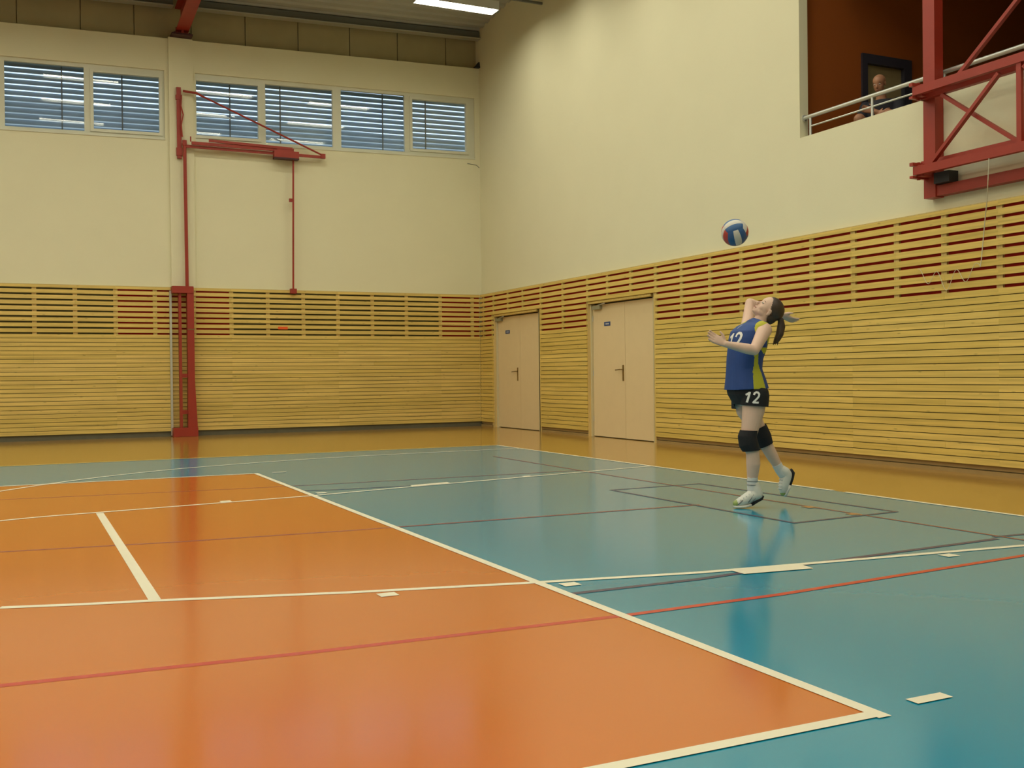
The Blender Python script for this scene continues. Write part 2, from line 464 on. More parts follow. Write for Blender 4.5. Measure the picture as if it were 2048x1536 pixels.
# unseen low slab added over the gallery to keep the lamps' light out
g4 = MB(); g4.box(XW+TR, 7.2, YF, GWY, 6.35, 6.5)
struct(g4.build('gallery_shade_slab', GDARK), 'unseen dark slab added over the spectator gallery to block lamp light', 'ceiling')

d3 = empty('door_3', (0, 0, 0)); struct(d3, 'olive door in a charcoal frame at the end of the gallery', 'door')
q = MB(); q.box(DX0, DX0+.09, GWY-.03, GWY+.1, 3.0, DZ); q.box(DX1-.13, DX1, GWY-.03, GWY+.1, 3.0, DZ); q.box(DX0+.09, DX1-.13, GWY-.03, GWY+.1, DZ-.12, DZ)
q.build('door_frame', GFRAME, d3)
q = MB(); q.box(DX0+.09, DX1-.13, GWY+.03, GWY+.07, 3.005, DZ-.12); q.build('door_leaf', GDOOR, d3)
q = MB(); q.tube([(DX0+.17, GWY+.03, 4.02), (DX0+.17, GWY-.02, 4.02), (DX0+.28, GWY-.02, 4.02)], .01, 8); q.build('door_handle', GALV, d3)

# ------------------------------------------------------------ windows and their outside blinds
def window(name, label, x0, x1, panes):
    w = empty(name, (0, 0, 0)); struct(w, label, 'window')
    y0, y1 = YW+.03, YW+.10
    fr = MB()
    b0 = lambda x: 5.36+SH(x); t0 = lambda x: 6.58+SH(x)
    edges = [x0]+[e for p in panes for e in p[:2]]+[x1]
    for i in range(0, len(edges), 2): zbox(fr, edges[i], edges[i+1], y0, y1, b0, t0)
    for a, b, za, zb in panes:
        zbox(fr, a, b, y0, y1, b0, lambda x, za=za: za+SH(x)); zbox(fr, a, b, y0, y1, lambda x, zb=zb: zb+SH(x), t0)
    fr.build('window_frame', WINF, w)
    ds = MB()
    for a, b, za, zb in panes:            # raised sash rims
        if zb-za < 1.04:
            for s0, s1, s2, s3 in ((a-.055, a, za-.05, zb+.05), (b, b+.055, za-.05, zb+.05)): zbox(ds, s0, s1, y0-.02, y0, lambda x, s2=s2: s2+SH(x), lambda x, s3=s3: s3+SH(x))
            zbox(ds, a, b, y0-.02, y0, lambda x, za=za: za-.05+SH(x), lambda x, za=za: za+SH(x)); zbox(ds, a, b, y0-.02, y0, lambda x, zb=zb: zb+SH(x), lambda x, zb=zb: zb+.05+SH(x))
    if ds.v: ds.build('sash', WINF, w)
    for a, b, za, zb in panes:
        g = MB(); g.quad((a, y1-.03, za+SH(a)), (b, y1-.03, za+SH(b)), (b, y1-.03, zb+SH(b)), (a, y1-.03, zb+SH(a)))
        g.build('pane', glass, w)
    sl = MB(); zbox(sl, x0, x1, YW-.012, YW+.03, lambda x: 5.335+SH(x), lambda x: 5.36+SH(x)); sl.build('window_sill', WINF, w)
P1 = [(-6.47, -5.23, 5.41, 6.51), (-5.08, -3.99, 5.46, 6.445)]
P2 = [(-3.37+.02, -2.24, 5.465, 6.45), (-2.10, -.82, 5.41, 6.50), (-.655, .635, 5.41, 6.52), (.795, 1.95, 5.48, 6.46)]
window('window_1', 'pair of wide high panes left of the pilaster', -6.62, PX0, P1)
window('window_2', 'row of four wide high panes right of the pilaster', PX1, 2.13, P2)
BL = [('left pane of the window left of the pilaster', -5.58), ('right pane of the window left of the pilaster', -4.60),
      ('first pane right of the pilaster', -2.73), ('second pane right of the pilaster', -1.80),
      ('third pane right of the pilaster', .22), ('pane nearest the room corner', 1.12)]
for (a, b, za, zb), (wh, gx) in zip(P1+P2, BL):
    cx = (a+b)/2
    r = empty('venetian_blind', (cx, YW+.22, za+SH(cx)-.05))
    tag(r, 'grey outdoor slatted blind behind the '+wh, 'blind', 'outdoor blinds behind the high windows')
    m = MB(); z = -.02; k = 0
    H = zb-za+.15
    while z < H:
        # cupped slat 9.5 cm wide, gap to the next one
        lim = 64
        pr = []
        for i in range(5):
            t = (i/4-.5)*.098; bow = .006*(1-(2*(i/4)-1)**2)
            an = math.radians(lim)
            pr.append((t*math.cos(an)-bow*math.sin(an), t*math.sin(an)+bow*math.cos(an)))
        for (u0, w0), (u1, w1) in zip(pr[:-1], pr[1:]):
            m.quad((a-.08-cx, u0, z+w0+SH(a)-SH(cx)), (b+.08-cx, u0, z+w0+SH(b)-SH(cx)), (b+.08-cx, u1, z+w1+SH(b)-SH(cx)), (a-.08-cx, u1, z+w1+SH(a)-SH(cx)))
        z += .0975; k += 1
    m.build('slats', BLIND, r)
    m = MB()
    m.box(gx-cx-.012, gx-cx+.012, -.075, -.065, -.05, H)
    m.build('guide_tape', STEELG, r)
hl = MB()  # plain box added outside as a backdrop, dims the lower gaps of the blinds
hl.box(-40, 45, 44, 46, 0, 13.4); 
struct(hl.build('backdrop', BACKDROP), 'dark hillside added far outside to dim the lower blind gaps', 'background')

# ------------------------------------------------------------ slatted cladding
UP = [2.5965-.0955*i for i in range(9)]       # centres of the wide gaps
LOWTOP = UP[-1]-.016
LP_ = (LOWTOP-.097+.008)/24
def slat_rows(zmin=.097, header=False):
    rows = [(2.612, 2.657)]
    for i, g in enumerate(UP):
        if i < 8: rows.append((UP[i+1]+.0158, g-.0158))
    for k in range(24):
        t = LOWTOP-k*LP_; rows.append((t-LP_+.008, t))
    if header: rows = [r for r in rows if r[0] > 2.20]
    return rows
def cladding(side, a, b, battens, back, label, header=False):
    """one lift-off panel of boards: slats, battens, backing board"""
    L0 = min(a, b); L1 = max(a, b); zlo = 2.23 if header else .06
    if side == 'back': r = empty('slatted_wall_panel', (L0, YW, 0))
    else: r = empty('slatted_wall_panel', (XW, L0, 0))
    tag(r, label, 'wall cladding', 'slatted pine panels along the hall walls')
    sl = MB(); ba = MB(); bk = MB(); lw = MB()
    W = L1-L0
    def bx(mb, u0, u1, d0, d1, z0, z1, mi=0):
        if side == 'back': mb.box(u0, u1, -d1, -d0, z0, z1, mi)
        else: mb.box(-d1, -d0, u0, u1, z0, z1, mi)
    for z0, z1 in slat_rows(header=header):
        # boards may be butt-jointed somewhere along the panel
        cuts = [0.0, W+.001]
        if random.random() < .25 and W > 1.5: cuts = [.0, random.choice([W/3, 2*W/3]), W+.001]
        for c0, c1 in zip(cuts[:-1], cuts[1:]): bx(sl, c0, c1-.0015, .046, .064, z0, z1)
    for p in battens: bx(ba, max(p-L0-.035, 0), min(p-L0+.035, W), .014, .046, max(zlo, 1.80), 2.655)
    bx(bk, 0, W, .002, .018, max(zlo, 1.80), 2.655, 0)
    if not header: bx(bk, 0, W, .002, .018, .1, 1.80, 1)
    bm_ = PINE if side == 'back' else PINEY
    sl.build('slats', bm_, r); ba.build('battens', BATTEN, r); bk.build('backing_board', [{'red': BACKRED, 'dark': BACKDARK}[back], SLOTDARK], r)
    cp = MB(); bx(cp, 0, W, -.0, .062, 2.657, 2.668); cp.build('cap_strip', TRIMW, r)
    return r
bb = [-8.8, -8.08, -7.42, -6.745, -6.068, -5.428, -4.775, -4.118, -3.449, -2.786, -2.121, -1.454, -.787, -.10, .60, 1.316, 2.012]
def bsel(l, a, b): return [p for p in l if a-.01 <= p <= b+.01]
for a, b, col, lab in ((-10.8, -8.8, 'dark', 'slatted pine panel with olive backing beyond the left edge of the back wall'),
                       (-8.8, -6.745, 'dark', 'slatted pine panel with olive gaps at the far left of the window wall'),
                       (-6.745, -4.775, 'dark', 'slatted pine panel with olive gaps left of the red backed panel behind the red pole'),
                       (-4.775, -2.786, 'red', 'slatted pine panel with red gaps behind the tall red pole assembly'),
                       (-2.786, -.787, 'dark', 'slatted pine panel with olive gaps bearing the small orange tag'),
                       (-.787, 1.316, 'dark', 'slatted pine panel with olive gaps one panel short of the room corner on the window wall'),
                       (1.316, XS, 'red', 'narrow slatted pine panel with red gaps on the window wall at the room corner')):
    cladding('back', a, b, bsel(bb, a, b), col, lab)
rb = [-5.8, -5.13, -4.46, -3.8, -3.13, -2.46, -1.8, -1.13, -.47, .207, .870, 1.504, 2.148, 2.828, 3.487, 4.160, 4.837, 5.511, 6.177, 6.867, 7.563, 8.207, 9.07, 9.905, 10.641, 11.292, 11.952, 12.44]
for a, b, lab, hd in ((-5.8, -3.8, 'slatted pine panel with red gaps two panels nearer than the steel frame on the doors wall', False),
                      (-3.8, -1.8, 'slatted pine panel with red gaps one panel nearer than the steel frame on the doors wall', False),
                      (-1.8, .207, 'slatted pine panel with red gaps cut by the right edge of the photo', False),
                      (.207, 2.148, 'slatted pine panel with red gaps below the left post of the big red steel frame', False),
                      (2.148, 4.160, 'slatted pine panel with red gaps right behind the player\'s ponytail', False),
                      (4.160, 6.177, 'slatted pine panel with red gaps between the nearer double door and the player', False),
                      (6.177, 8.207, 'short slatted pine header panel above the nearer double door', True),
                      (8.207, 9.905, 'slatted pine panel with red gaps between the two double doors', False),
                      (9.905, 11.952, 'short slatted pine header panel above the farther double door', True),
                      (11.952, YS, 'narrow slatted pine panel between the farther double door and the corner', False)):
    cladding('right', a, b, bsel(rb, a, b), 'red', lab, hd)
# recessed skirtings under the cladding
m = MB(); m.box(XL, XW, YW-.03, YW, 0, .10)
struct(m.build('baseboard_back', SKIRTG), 'dark grey recessed skirting under the window wall cladding', 'baseboard')
m = MB()
for a, b in ((YF, D2[0]-.1), (D2[1]+.02, D1[0]-.13), (D1[1]+.0, YW-.03)):
    m.box(XW-.030, XW, a, b, .05, .10, 0); m.box(XW-.046, XW, a, b, 0, .040, 1)
struct(m.build('baseboard_right', [SKIRT, SKIRT]), 'brown recessed skirting under the doors wall cladding', 'baseboard')

# ------------------------------------------------------------ the double doors
def double_door(name, label, y0, y1, ym, ztop, sign_y, sign_z, hy, jr, jl):
    d = empty(name, (XW, y0, 0)); struct(d, label, 'door')
    xf = .035          # leaf face, behind the cladding face
    W = y1-y0
    f = MB()
    # lined reveal: jambs and head out to the cladding face
    f.box(-.0, .12, -jr, 0.0, 0, ztop+.05, 3); f.box(-.048, .0, -jr, -jr+.045, 0, ztop+.05, 3); f.box(-.046, .12, W-jl, W+.025, 0, ztop+.05, 3); f.box(-.045, .12, 0, W-jl, ztop+.012, ztop+.05, 0)
    f.box(xf+.05, .12, 0, W, 0, .012, 2); f.box(xf+.05, .12, 0, W, ztop-.012, ztop+.012, 2); f.box(.0, xf+.03, W-jl-.03, W-jl, 0, ztop, 1); f.box(.0, xf+.03, 0, .02, 0, ztop, 1)
    f.build('door_frame', [PINE, JAMB, BLACK, BATTEN], d)
    m_ = ym-y0
    for a, b, nm in ((m_+.003, W-jl-.034, 0), (.024, m_-.003, 1)):
        q = MB(); q.box(xf, xf+.04, a, b, .012, ztop-.01); lf = q.build('door_leaf', DOORM, d)
    q = MB(); q.box(xf-.006, xf, hy-y0-.02, hy-y0+.02, .92, 1.17); hp = q.build('handle_plate', BRASS, d)
    q = MB(); q.tube([(xf, hy-y0, 1.10), (xf-.045, hy-y0, 1.10), (xf-.05, hy-y0+.02, 1.10), (xf-.05, hy-y0+.16, 1.092)], .010, 8, 0); q.build('door_handle', BRASS, d, True)
    q = MB(); q.box(xf-.05, xf, W-.33, W-.08, ztop-.085, ztop-.025, 0)
    q.beam((xf-.03, W-.25, ztop-.02), (xf-.09, W-.55, ztop-.005), .02, .012, mi=1)
    q.build('door_closer', [mat_closer, GALV], d)
    q = MB(); q.box(xf-.004, xf, sign_y-y0-.095, sign_y-y0+.095, sign_z-.033, sign_z+.033, 0)
    for k in range(3): q.box(xf-.006, xf-.004, sign_y-y0-.05+k*.036, sign_y-y0-.026+k*.036, sign_z-.010, sign_z+.008, 1)
    s = q.build('door_sign', [SIGNB, WHITEP], d); tag(s, 'small blue sign with pale marks')
    for zz in (.25, 1.0, 1.9):
        q = MB(); q.tube([(xf-.006, W-.034, zz), (xf-.006, W-.034, zz+.09)], .007, 8); q.build('hinge', GALV, d)
mat_closer = mat('olive_grey_closer', (.30, .29, .18), .5)
double_door('door_1', 'farther beech double door near the room corner', 10.07, 12.02, 10.92, 2.175, 11.47, 1.868, 11.04, .163, .080)
double_door('door_2', 'nearer beech double door closer to the player', 6.30, 8.19, 7.165, 2.175, 7.70, 1.842, 7.225, .121, 0)

# ------------------------------------------------------------ roof steel
r = empty('steel_roof_beam', (-3.60, YW-.1, 7.14)); tag(r, 'red steel roof beam standing on the pilaster top', 'beam')
m = MB()
z0 = .10
def ibeam(mb, p, q, w, h, t=.02):
    p = Vector(p); q = Vector(q); n = Vector((0, 0, 1))
    mb.beam(p+n*(h/2-t/2), q+n*(h/2-t/2), w, t); mb.beam(p-n*(h/2-t/2), q-n*(h/2-t/2), w, t); mb.beam(p, q, t, h-2*t)
ibeam(m, (0, .05, .30), (0, -25.0, .30+2.0), .22, .44)
m.build('beam', RED, r)
m = MB(); m.box(-.02, .02, -.1, .12, .02, .16); m.box(-.11, .11, -.02, .0, .02, .16); m.build('web_stub', RED, r)
m = MB(); m.box(-.19, .17, -.13, .12, 0.0, .03)
for sx in (-.14, .12): m.tube([(sx, -.08, .03), (sx, -.08, .055)], .016, 8)
m.build('base_plate', REDDARK, r)
r = empty('steel_edge_purlin', (0, YW-.02, 7.85)); tag(r, 'dark grey steel purlin along the head of the window wall under the roof', 'beam')
for a_, b_ in ((-9, -3.74), (-3.46, XW-.01)):
    m = MB(); zbox(m, a_, b_, -.05, .04, lambda x: .0+.03*(x-2)+.02, lambda x: .13+.03*(x-2)+.02)
    m.build('purlin_web', STEELG, r)
    m = MB(); zbox(m, a_, b_, -.12, .05, lambda x: -.035+.03*(x-2)+.02, lambda x: -.015+.03*(x-2)+.02); m.build('purlin_flange', GALV, r)

m = MB(); m.box(-.11, .0, -.09, .0, 0, .02, 0)
m.add([(-.10, -.08, .02), (0, -.08, .02), (0, 0, .02), (-.10, 0, .02), (-.02, -.06, .12), (0, -.06, .12), (0, 0, .12), (-.02, 0, .12)], [(0, 1, 5, 4), (1, 2, 6, 5), (2, 3, 7, 6), (3, 0, 4, 7), (4, 5, 6, 7), (0, 3, 2, 1)], 0)
tag(m.build('corner_bracket', BLACK, loc=(XW-.005, YW+.01, 7.165+SH2(2.2))), 'small black bracket on the wall head in the room corner', 'bracket')

# ------------------------------------------------------------ lamps
rows = [9.95, 8.15, 6.1, 4.1, 2.0, -.1, -2.2, -4.3, -6.4, -8.5]
cols = [-.11, -2.88, -5.76, -8.64, -11.5, -14.4, -17.3, -20.2]
ordn = ['first', 'second', 'third', 'fourth', 'fifth', 'sixth', 'seventh', 'eighth', 'ninth', 'tenth']
proto = None
def make_lamp():
    r = empty('fluorescent_light')
    m = MB()
    m.box(0, 1.5, -.15, .15, .035, .10, 0)
    m.box(0, 1.5, -.15, -.142, -.050, .035, 0); m.box(0, 1.5, .142, .15, -.050, .035, 0)
    m.box(0, .008, -.142, .142, -.050, .035, 0); m.box(1.492, 1.5, -.142, .142, -.050, .035, 0)
    m.build('housing', HOUSE, r)
    m = MB(); m.quad((.008, -.142, 0), (.008, .142, 0), (1.492, .142, 0), (1.492, -.142, 0)); m.build('diffuser', DIFF, r)
    for x in (.25, 1.25):
        m = MB(); m.tube([(x, 0, .10), (x, 0, .23)], .006, 6); m.build('hanger_rod', GALV, r)
    return r
lamps = []
for i, ry in enumerate(rows):
    for j, cx in enumerate(cols):
        if proto is None: o = proto = make_lamp()
        else:
            o = proto.copy(); C.objects.link(o)
            for ch in proto.children:
                c = ch.copy(); C.objects.link(c); c.parent = o
        o.location = (cx, ry, 7.50)
        if i == 0 and j == 0: lab = 'bright white tube light under the roof above the room corner'
        else: lab = 'tube light hanging in the %s row from the window wall, %s from the doors wall' % (ordn[i], ordn[j])
        tag(o, lab, 'ceiling light', 'fluorescent lights in rows under the roof')
for i, ry in enumerate(rows):
    m = MB(); m.box(0, XW-cols[-1]-.0, -.02, .02, 0, .04)
    o = m.build('light_rail', STEELG, loc=(cols[-1], ry-.15 if i == 0 else ry, 7.73 if i else 7.66))
    tag(o, 'grey rail carrying the %s row of tube lights from the window wall' % ordn[i], 'rail', 'rails carrying the tube lights')

# ------------------------------------------------------------ red folding apparatus on the window wall
r = empty('folding_wall_gantry', (-3.66, YW-.045, 0)); tag(r, 'tall red folded steel gantry with diagonal stay and tall post on the pilaster', 'gym apparatus')
X0 = -3.66; Y0 = YW-.045
def rp(x, z, d=.08): return (x-X0, -d, z)
m = MB(); m.box(-.045, .03, -.05, 0, 4.97, 6.24); m.box(-.06, .045, -.06, 0, 6.02, 6.10); m.box(-.06, .045, -.06, 0, 5.02, 5.16)
m.tube([rp(-3.625, 6.10, .06), rp(-3.64, 5.9, .09), rp(-3.60, 5.75, .07), rp(-3.64, 5.55, .1), rp(-3.62, 5.35, .07)], .012, 6)
m.build('wall_bracket', RED, r)
m = MB(); m.tube([rp(-3.60, 6.17), rp(-3.36, 6.155), rp(-3.24, 6.10)], .022, 8); m.tube([rp(-3.26, 6.11), rp(-1.09, 5.235)], .017, 8); m.build('stay_rod', RED, r)
m = MB(); m.beam(rp(-3.6, 5.19), rp(-1.03, 5.19), .035, .05)
m.box(-1.10-X0, -1.02-X0, -.11, -.05, 5.165, 5.25)
m.build('boom', RED, r)
m = MB(); m.beam(rp(-3.47, 5.245, .12), rp(-1.9, 5.25, .12), .04, .055); m.beam(rp(-3.17, 5.31, .14), rp(-1.66, 5.285, .14), .035, .045); m.tube([rp(-3.485, 5.27, .12), rp(-3.485, 5.36, .12)], .012, 6); m.build('upper_boom', RED, r)
m = MB(); m.box(-2.0-X0, -1.54-X0, -.17, -.03, 5.10, 5.235); m.box(-1.95-X0, -1.63-X0, -.15, -.05, 5.235, 5.29)
m.build('winch_box', RED, r)
m = MB(); m.box(-2.0-X0, -1.54-X0, -.175, -.03, 5.085, 5.11); m.build('winch_base', REDDARK, r)
m = MB(); m.beam(rp(-1.63, 5.09), rp(-1.66, 2.69), .028, .028, up=(0, 1, 0)); m.box(-1.715-X0, -1.66-X0, -.10, -.055, 4.31, 4.37); m.build('drop_rod', RED, r)
m = MB(); m.box(-1.71-X0, -1.60-X0, -.11, -.0, 2.60, 2.69); m.build('rod_foot', RED, r)
m = MB(); m.tube([rp(-3.585, 5.22, .09), rp(-3.575, 2.66, .09)], .030, 12); m.tube([rp(-3.585, 5.20, .09), rp(-3.585, 5.29, .09)], .04, 10); m.build('pole', RED, r)
r2 = r
m = MB(); m.box(-3.60-X0, -3.485-X0, -.24, -.10, 1.0, 2.66); m.add([(-3.60-X0, -.24, 1.0), (-3.485-X0, -.24, 1.0), (-3.44-X0, -.24, .05), (-3.61-X0, -.24, .05), (-3.60-X0, -.10, 1.0), (-3.485-X0, -.10, 1.0), (-3.44-X0, -.10, .05), (-3.61-X0, -.10, .05)], [(0, 3, 2, 1), (4, 5, 6, 7), (0, 1, 5, 4), (1, 2, 6, 5), (2, 3, 7, 6), (3, 0, 4, 7)])
m.build('post', RED, r)
m = MB(); m.box(-3.74-X0, -3.695-X0, -.20, -.10, .05, 2.66); m.build('side_rail', RED, r)
for zz in (.40, 1.05): 
    m = MB(); m.box(-3.70-X0, -3.58-X0, -.19, -.13, zz, zz+.07); m.build('cross_piece', RED, r)
m = MB(); m.box(-3.85-X0, -3.49-X0, -.25, -.03, 2.55, 2.672); m.build('head_plate', RED, r)
m = MB(); m.box(-3.86-X0, -3.44-X0, -.25, -.06, .002, .16); m.build('foot_plate', RED, r)
m = MB(); m.box(-3.595-X0, -3.48-X0, -.245, -.10, 1.90, 1.915); m.build('weld_seam', BRASS, r)
o = MB(); o.box(-.018, .018, -.05, 0, .02, 2.60)
tag(o.build('cable_conduit', GALV, loc=(-3.86, YS, 0)), 'thin grey vertical conduit just left of the tall red post', 'pipe')
o = MB(); o.box(-.09, .09, -.004, 0, -.024, .024)
tag(o.build('reflective_tag', mat('bright_orange_tag', (.85, .12, .02), .4), loc=(-1.85, YS-.064+.064, 1.955)), 'small bright orange tag stuck on the slats of the window wall', 'tag')
o = MB(); o.tube([(0, 0, 0), (.20, 0, -.02), (.26, 0, -.07)], .006, 6)
tag(o.build('loose_cable', STEELG, loc=(XW-.28, YW-.006, 5.33)), 'short dark cable under the window at the room corner', 'cable')

# ------------------------------------------------------------ red frame on the doors wall below and in front of the gallery
r = empty('basketball_hoop_frame', (XW, 0, 0)); tag(r, 'large red steel hoop frame bolted to the wall beside the gallery', 'hoop frame')
def fp(x, y, z): return (x-XW, y, z)
for s in (1, -1):
    m = MB(); m.box(2.115-XW, 2.235-XW, s*.975-.075, s*.975+.075, 2.80, 8.9); m.build('post', RED, r)
m = MB(); m.box(2.13-XW, 2.235-XW, -.90, .90, 2.81, 2.915); m.build('bottom_beam', RED, r)
for s in (1, -1):
    m = MB(); m.box(2.06-XW, 2.19-XW, s*.78-.10, s*.78+.09, 2.92, 3.03); m.build('pulley', BLACK, r)
for z, h, nm in ((3.875, .085, 'upper_chord'), (3.065, .085, 'lower_chord')):
    m = MB(); m.box(1.92-XW, 1.98-XW, -1.01, 1.01, z-h/2, z+h/2); m.build(nm, RED, r)
m = MB(); m.box(2.03-XW, 2.09-XW, -1.01, 1.01, 3.80, 3.86); m.build('rear_chord', RED, r)
m = MB(); m.box(2.03-XW, 2.09-XW, -1.01, 1.01, 3.10, 3.17); m.build('rear_chord', RED, r)
for y in (-.225, -.80, .225-.45):
    pass
m = MB(); m.box(1.93-XW, 1.97-XW, -.25, -.20, 3.10, 3.84); m.build('strut', RED, r)
m = MB(); m.box(1.93-XW, 1.97-XW, -.93, -.88, 3.10, 3.84); m.build('strut', RED, r)
for p, q in (((1.955, .80, 3.11), (1.955, .0, 3.80)), ((2.04, .74, 3.79), (2.04, -.15, 3.13)), ((1.955, -.27, 3.80), (1.955, -.86, 3.11)), ((2.04, -.27, 3.13), (2.04, -.86, 3.79))):
    m = MB(); m.beam(fp(*p), fp(*q), .034, .046, up=(1, 0, 0)); m.build('cross_brace', RED, r)
for s in (1, -1):
    m = MB(); m.beam(fp(2.02, s*.55, 3.90), fp(2.02, s*-.62+(0 if s > 0 else 0), 4.80), .035, .045, up=(1, 0, 0))
    if s > 0: m.build('upper_brace', RED, r)
    # forked end brackets sticking out past the post
    for z in (3.875, 3.065):
        m = MB(); m.box(1.90-XW, 2.115-XW, s*1.02-.03, s*1.02+.015, z-.075, z-.05); m.box(1.90-XW, 2.115-XW, s*1.02-.03, s*1.02+.015, z+.05, z+.085)
        m.box(1.96-XW, 2.10-XW, s*.97-.05, s*.97+.03, z-.06, z+.06)
        m.tube([(2.0-XW, s*1.01, z-.085), (2.0-XW, s*1.01, z+.095)], .018, 8)
        m.build('hinge_bracket', RED, r)
m = MB(); pts = [(1.92, .09, 3.02), (1.95, .128, 2.825), (2.05, .224, 2.658), (2.13, .31, 2.53), (2.152, .351, 2.344), (2.154, .382, 2.104), (2.154, .395, 2.04)]
m.tube([fp(*p) for p in pts], .0045, 6)
m2 = MB()
cpts = []
for k in range(41):
    t = k/40; y = .395+.78*t
    cpts.append(Vector(fp(2.153, y, 2.05-.16*math.sin(math.pi*t)*(.4+.6*math.sin(9*t)**2)+.05*math.sin(21*t))))
m.tube(cpts, .0026, 5)
o = shift(m, -.0, 0, 0).build('hanging_cord', CORD, None); o.location = (XW, 0, 0)
tag(o, 'thin pale cord hanging from the red frame over the slats', 'cord')

# ------------------------------------------------------------ gallery railing
r = empty('gallery_railing', (XW+.065, 0, GZ)); tag(r, 'pale tubular handrail on the gallery parapet', 'railing')
m = MB(); m.tube([(0, 3.075, .245), (0, -11, .225)], .024, 12); m.build('handrail', GALV, r)
m = MB(); m.tube([(0, 2.95, .125), (0, -11, .11)], .010, 8); m.build('mid_rail', GALV, r)
y = 2.945
while y > -11:
    m = MB(); m.tube([(0, y, -.0), (0, y, .235)], .016, 10); m.build('post', GALV, r); y -= 1.0
m = MB(); m.tube([(0, 3.04, .245), (0, 3.0597, .245)], .04, 12); m.build('wall_flange', GALV, r)

# ------------------------------------------------------------ volleyball
BR = .104
bm = bmesh.new()
n = 18
cols_ = []
faces6 = [((1, 0, 0), (0, 1, 0), (0, 0, 1)), ((-1, 0, 0), (0, -1, 0), (0, 0, 1)), ((0, 1, 0), (0, 0, 1), (1, 0, 0)), ((0, -1, 0), (0, 0, -1), (1, 0, 0)), ((0, 0, 1), (0, 1, 0), (1, 0, 0)), ((0, 0, -1), (-1, 0, 0), (0, 1, 0))]
pal = [(0, 1, 0), (0, 1, 2), (0, 1, 0), (2, 1, 0), (2, 1, 2), (0, 2, 1)]   # blue, white, red strips per side
for fi, (nx, ux, vx) in enumerate(faces6):
    nx, ux, vx = map(Vector, (nx, ux, vx)); grid = {}
    for i in range(n+1):
        for j in range(n+1):
            u = math.tan((i/n*2-1)*math.pi/4); v = math.tan((j/n*2-1)*math.pi/4)
            p = (nx+ux*u+vx*v).normalized()
            dseam = min(abs(j-0), abs(j-6), abs(j-12), abs(j-18), i, n-i)
            grid[i, j] = bm.verts.new(p*(BR-(.0022 if dseam == 0 else 0)))
    for i in range(n):
        for j in range(n):
            f = bm.faces.new((grid[i, j], grid[i+1, j], grid[i+1, j+1], grid[i, j+1])); f.material_index = pal[fi][j//6]; f.smooth = True
bmesh.ops.remove_doubles(bm, verts=bm.verts, dist=1e-5); bmesh.ops.recalc_face_normals(bm, faces=bm.faces)
me = bpy.data.meshes.new('volleyball'); bm.to_mesh(me); bm.free()
for mt in (mat('ball_blue', (.025, .10, .26), .45), mat('ball_white', (.62, .60, .52), .45), mat('ball_red', (.42, .05, .035), .45)): me.materials.append(mt)
ball = link('volleyball', me, None, (-1.345, -.303, 2.113))
ball.rotation_mode = 'QUATERNION'
# orient: one side faces camera and down with an upright white strip, the side above it has level strips
_bx = Vector((-.22, -.68, -.62)).normalized(); _by = (Vector((.9, -.43, .1))-_bx*Vector((.9, -.43, .1)).dot(_bx)).normalized(); _bz = _bx.cross(_by)
_rot = Matrix((_bx, _by, _bz)).transposed()
_tw = Matrix.Rotation(math.radians(90+14), 3, _bx)
ball.rotation_quaternion = (_tw @ _rot).to_quaternion()
tag(ball, 'blue white and red volleyball in the air above the player', 'ball')

# ------------------------------------------------------------ people: shared materials
SKIN = mat('fair_skin', (.66, .45, .34), .5, noise=.05, scale=20)
HAIR = mat('dark_brown_hair', (.045, .026, .014), .5, noise=.4, scale=40)
JB = mat('royal_blue_jersey', (.012, .052, .22), .7, noise=.15, scale=9)
JY = mat('yellow_green_jersey', (.44, .42, .02), .7, noise=.08, scale=9)
KBLACK = mat('black_knit', (.008, .008, .010), .85)
SWHITE = mat('white_sock', (.62, .62, .60), .8, noise=.06, scale=60)
SHOEW = mat('white_shoe', (.62, .62, .56), .5, noise=.05, scale=40)
SHOEG = mat('green_shoe_toe', (.28, .36, .10), .5)
SHOEGR = mat('grey_shoe_trim', (.20, .20, .20), .5)
NUMW = mat('white_print', (.80, .79, .74), .6)
LIP = mat('lips', (.42, .17, .13), .5)
EYEW = mat('eye_white', (.6, .58, .52), .3)
EYED = mat('eye_dark', (.03, .02, .015), .3)

def hand(mb, w, d, wd, up, s=1.0, curl=.35, thumb=1):
    """palm + five bent fingers. w wrist, d pointing dir, wd across the palm (thumb side), up = back-of-hand normal"""
    w = Vector(w); d = Vector(d).normalized(); wd = (Vector(wd)-d*Vector(wd).dot(d)).normalized(); up = d.cross(wd).normalized()
    if up.dot(Vector(up)) < 0: up = -up
    P = lambda a, b, c: w+(d*a+wd*b+up*c)*s
    mb.loft([(P(-.005, 0, 0), wd*.024*s, up*.018*s), (P(.03, .002, 0), wd*.034*s, up*.015*s), (P(.065, .002, 0), wd*.040*s, up*.014*s), (P(.09, 0, 0), wd*.038*s, up*.011*s)], 16)
    L_ = [(.031, .070, .0), (.0105, .078, .05), (-.0105, .073, .12), (-.031, .057, .2)]
    for b, ln, ex in L_:
        p = P(.084, b, 0); a = 0.06+ex*.3; pts = [p]
        sp = b*.9
        dd = d+wd*sp*2.2
        for seg, fr in enumerate((.45, .32, .23)):
            a += curl*(.5+seg*.35)
            dr = (dd*math.cos(a)-up*math.sin(a)).normalized()
            p = p+dr*ln*fr*s; pts.append(p)
        mb.limb(pts, [.0095*s, .009*s, .008*s, .007*s], 8)
    t0 = P(.02, .028, -.004); t1 = P(.048, .052, -.014); t2 = P(.075, .062, -.020)
    mb.limb([t0, t1, t2], [.013*s, .011*s, .008*s], 8)

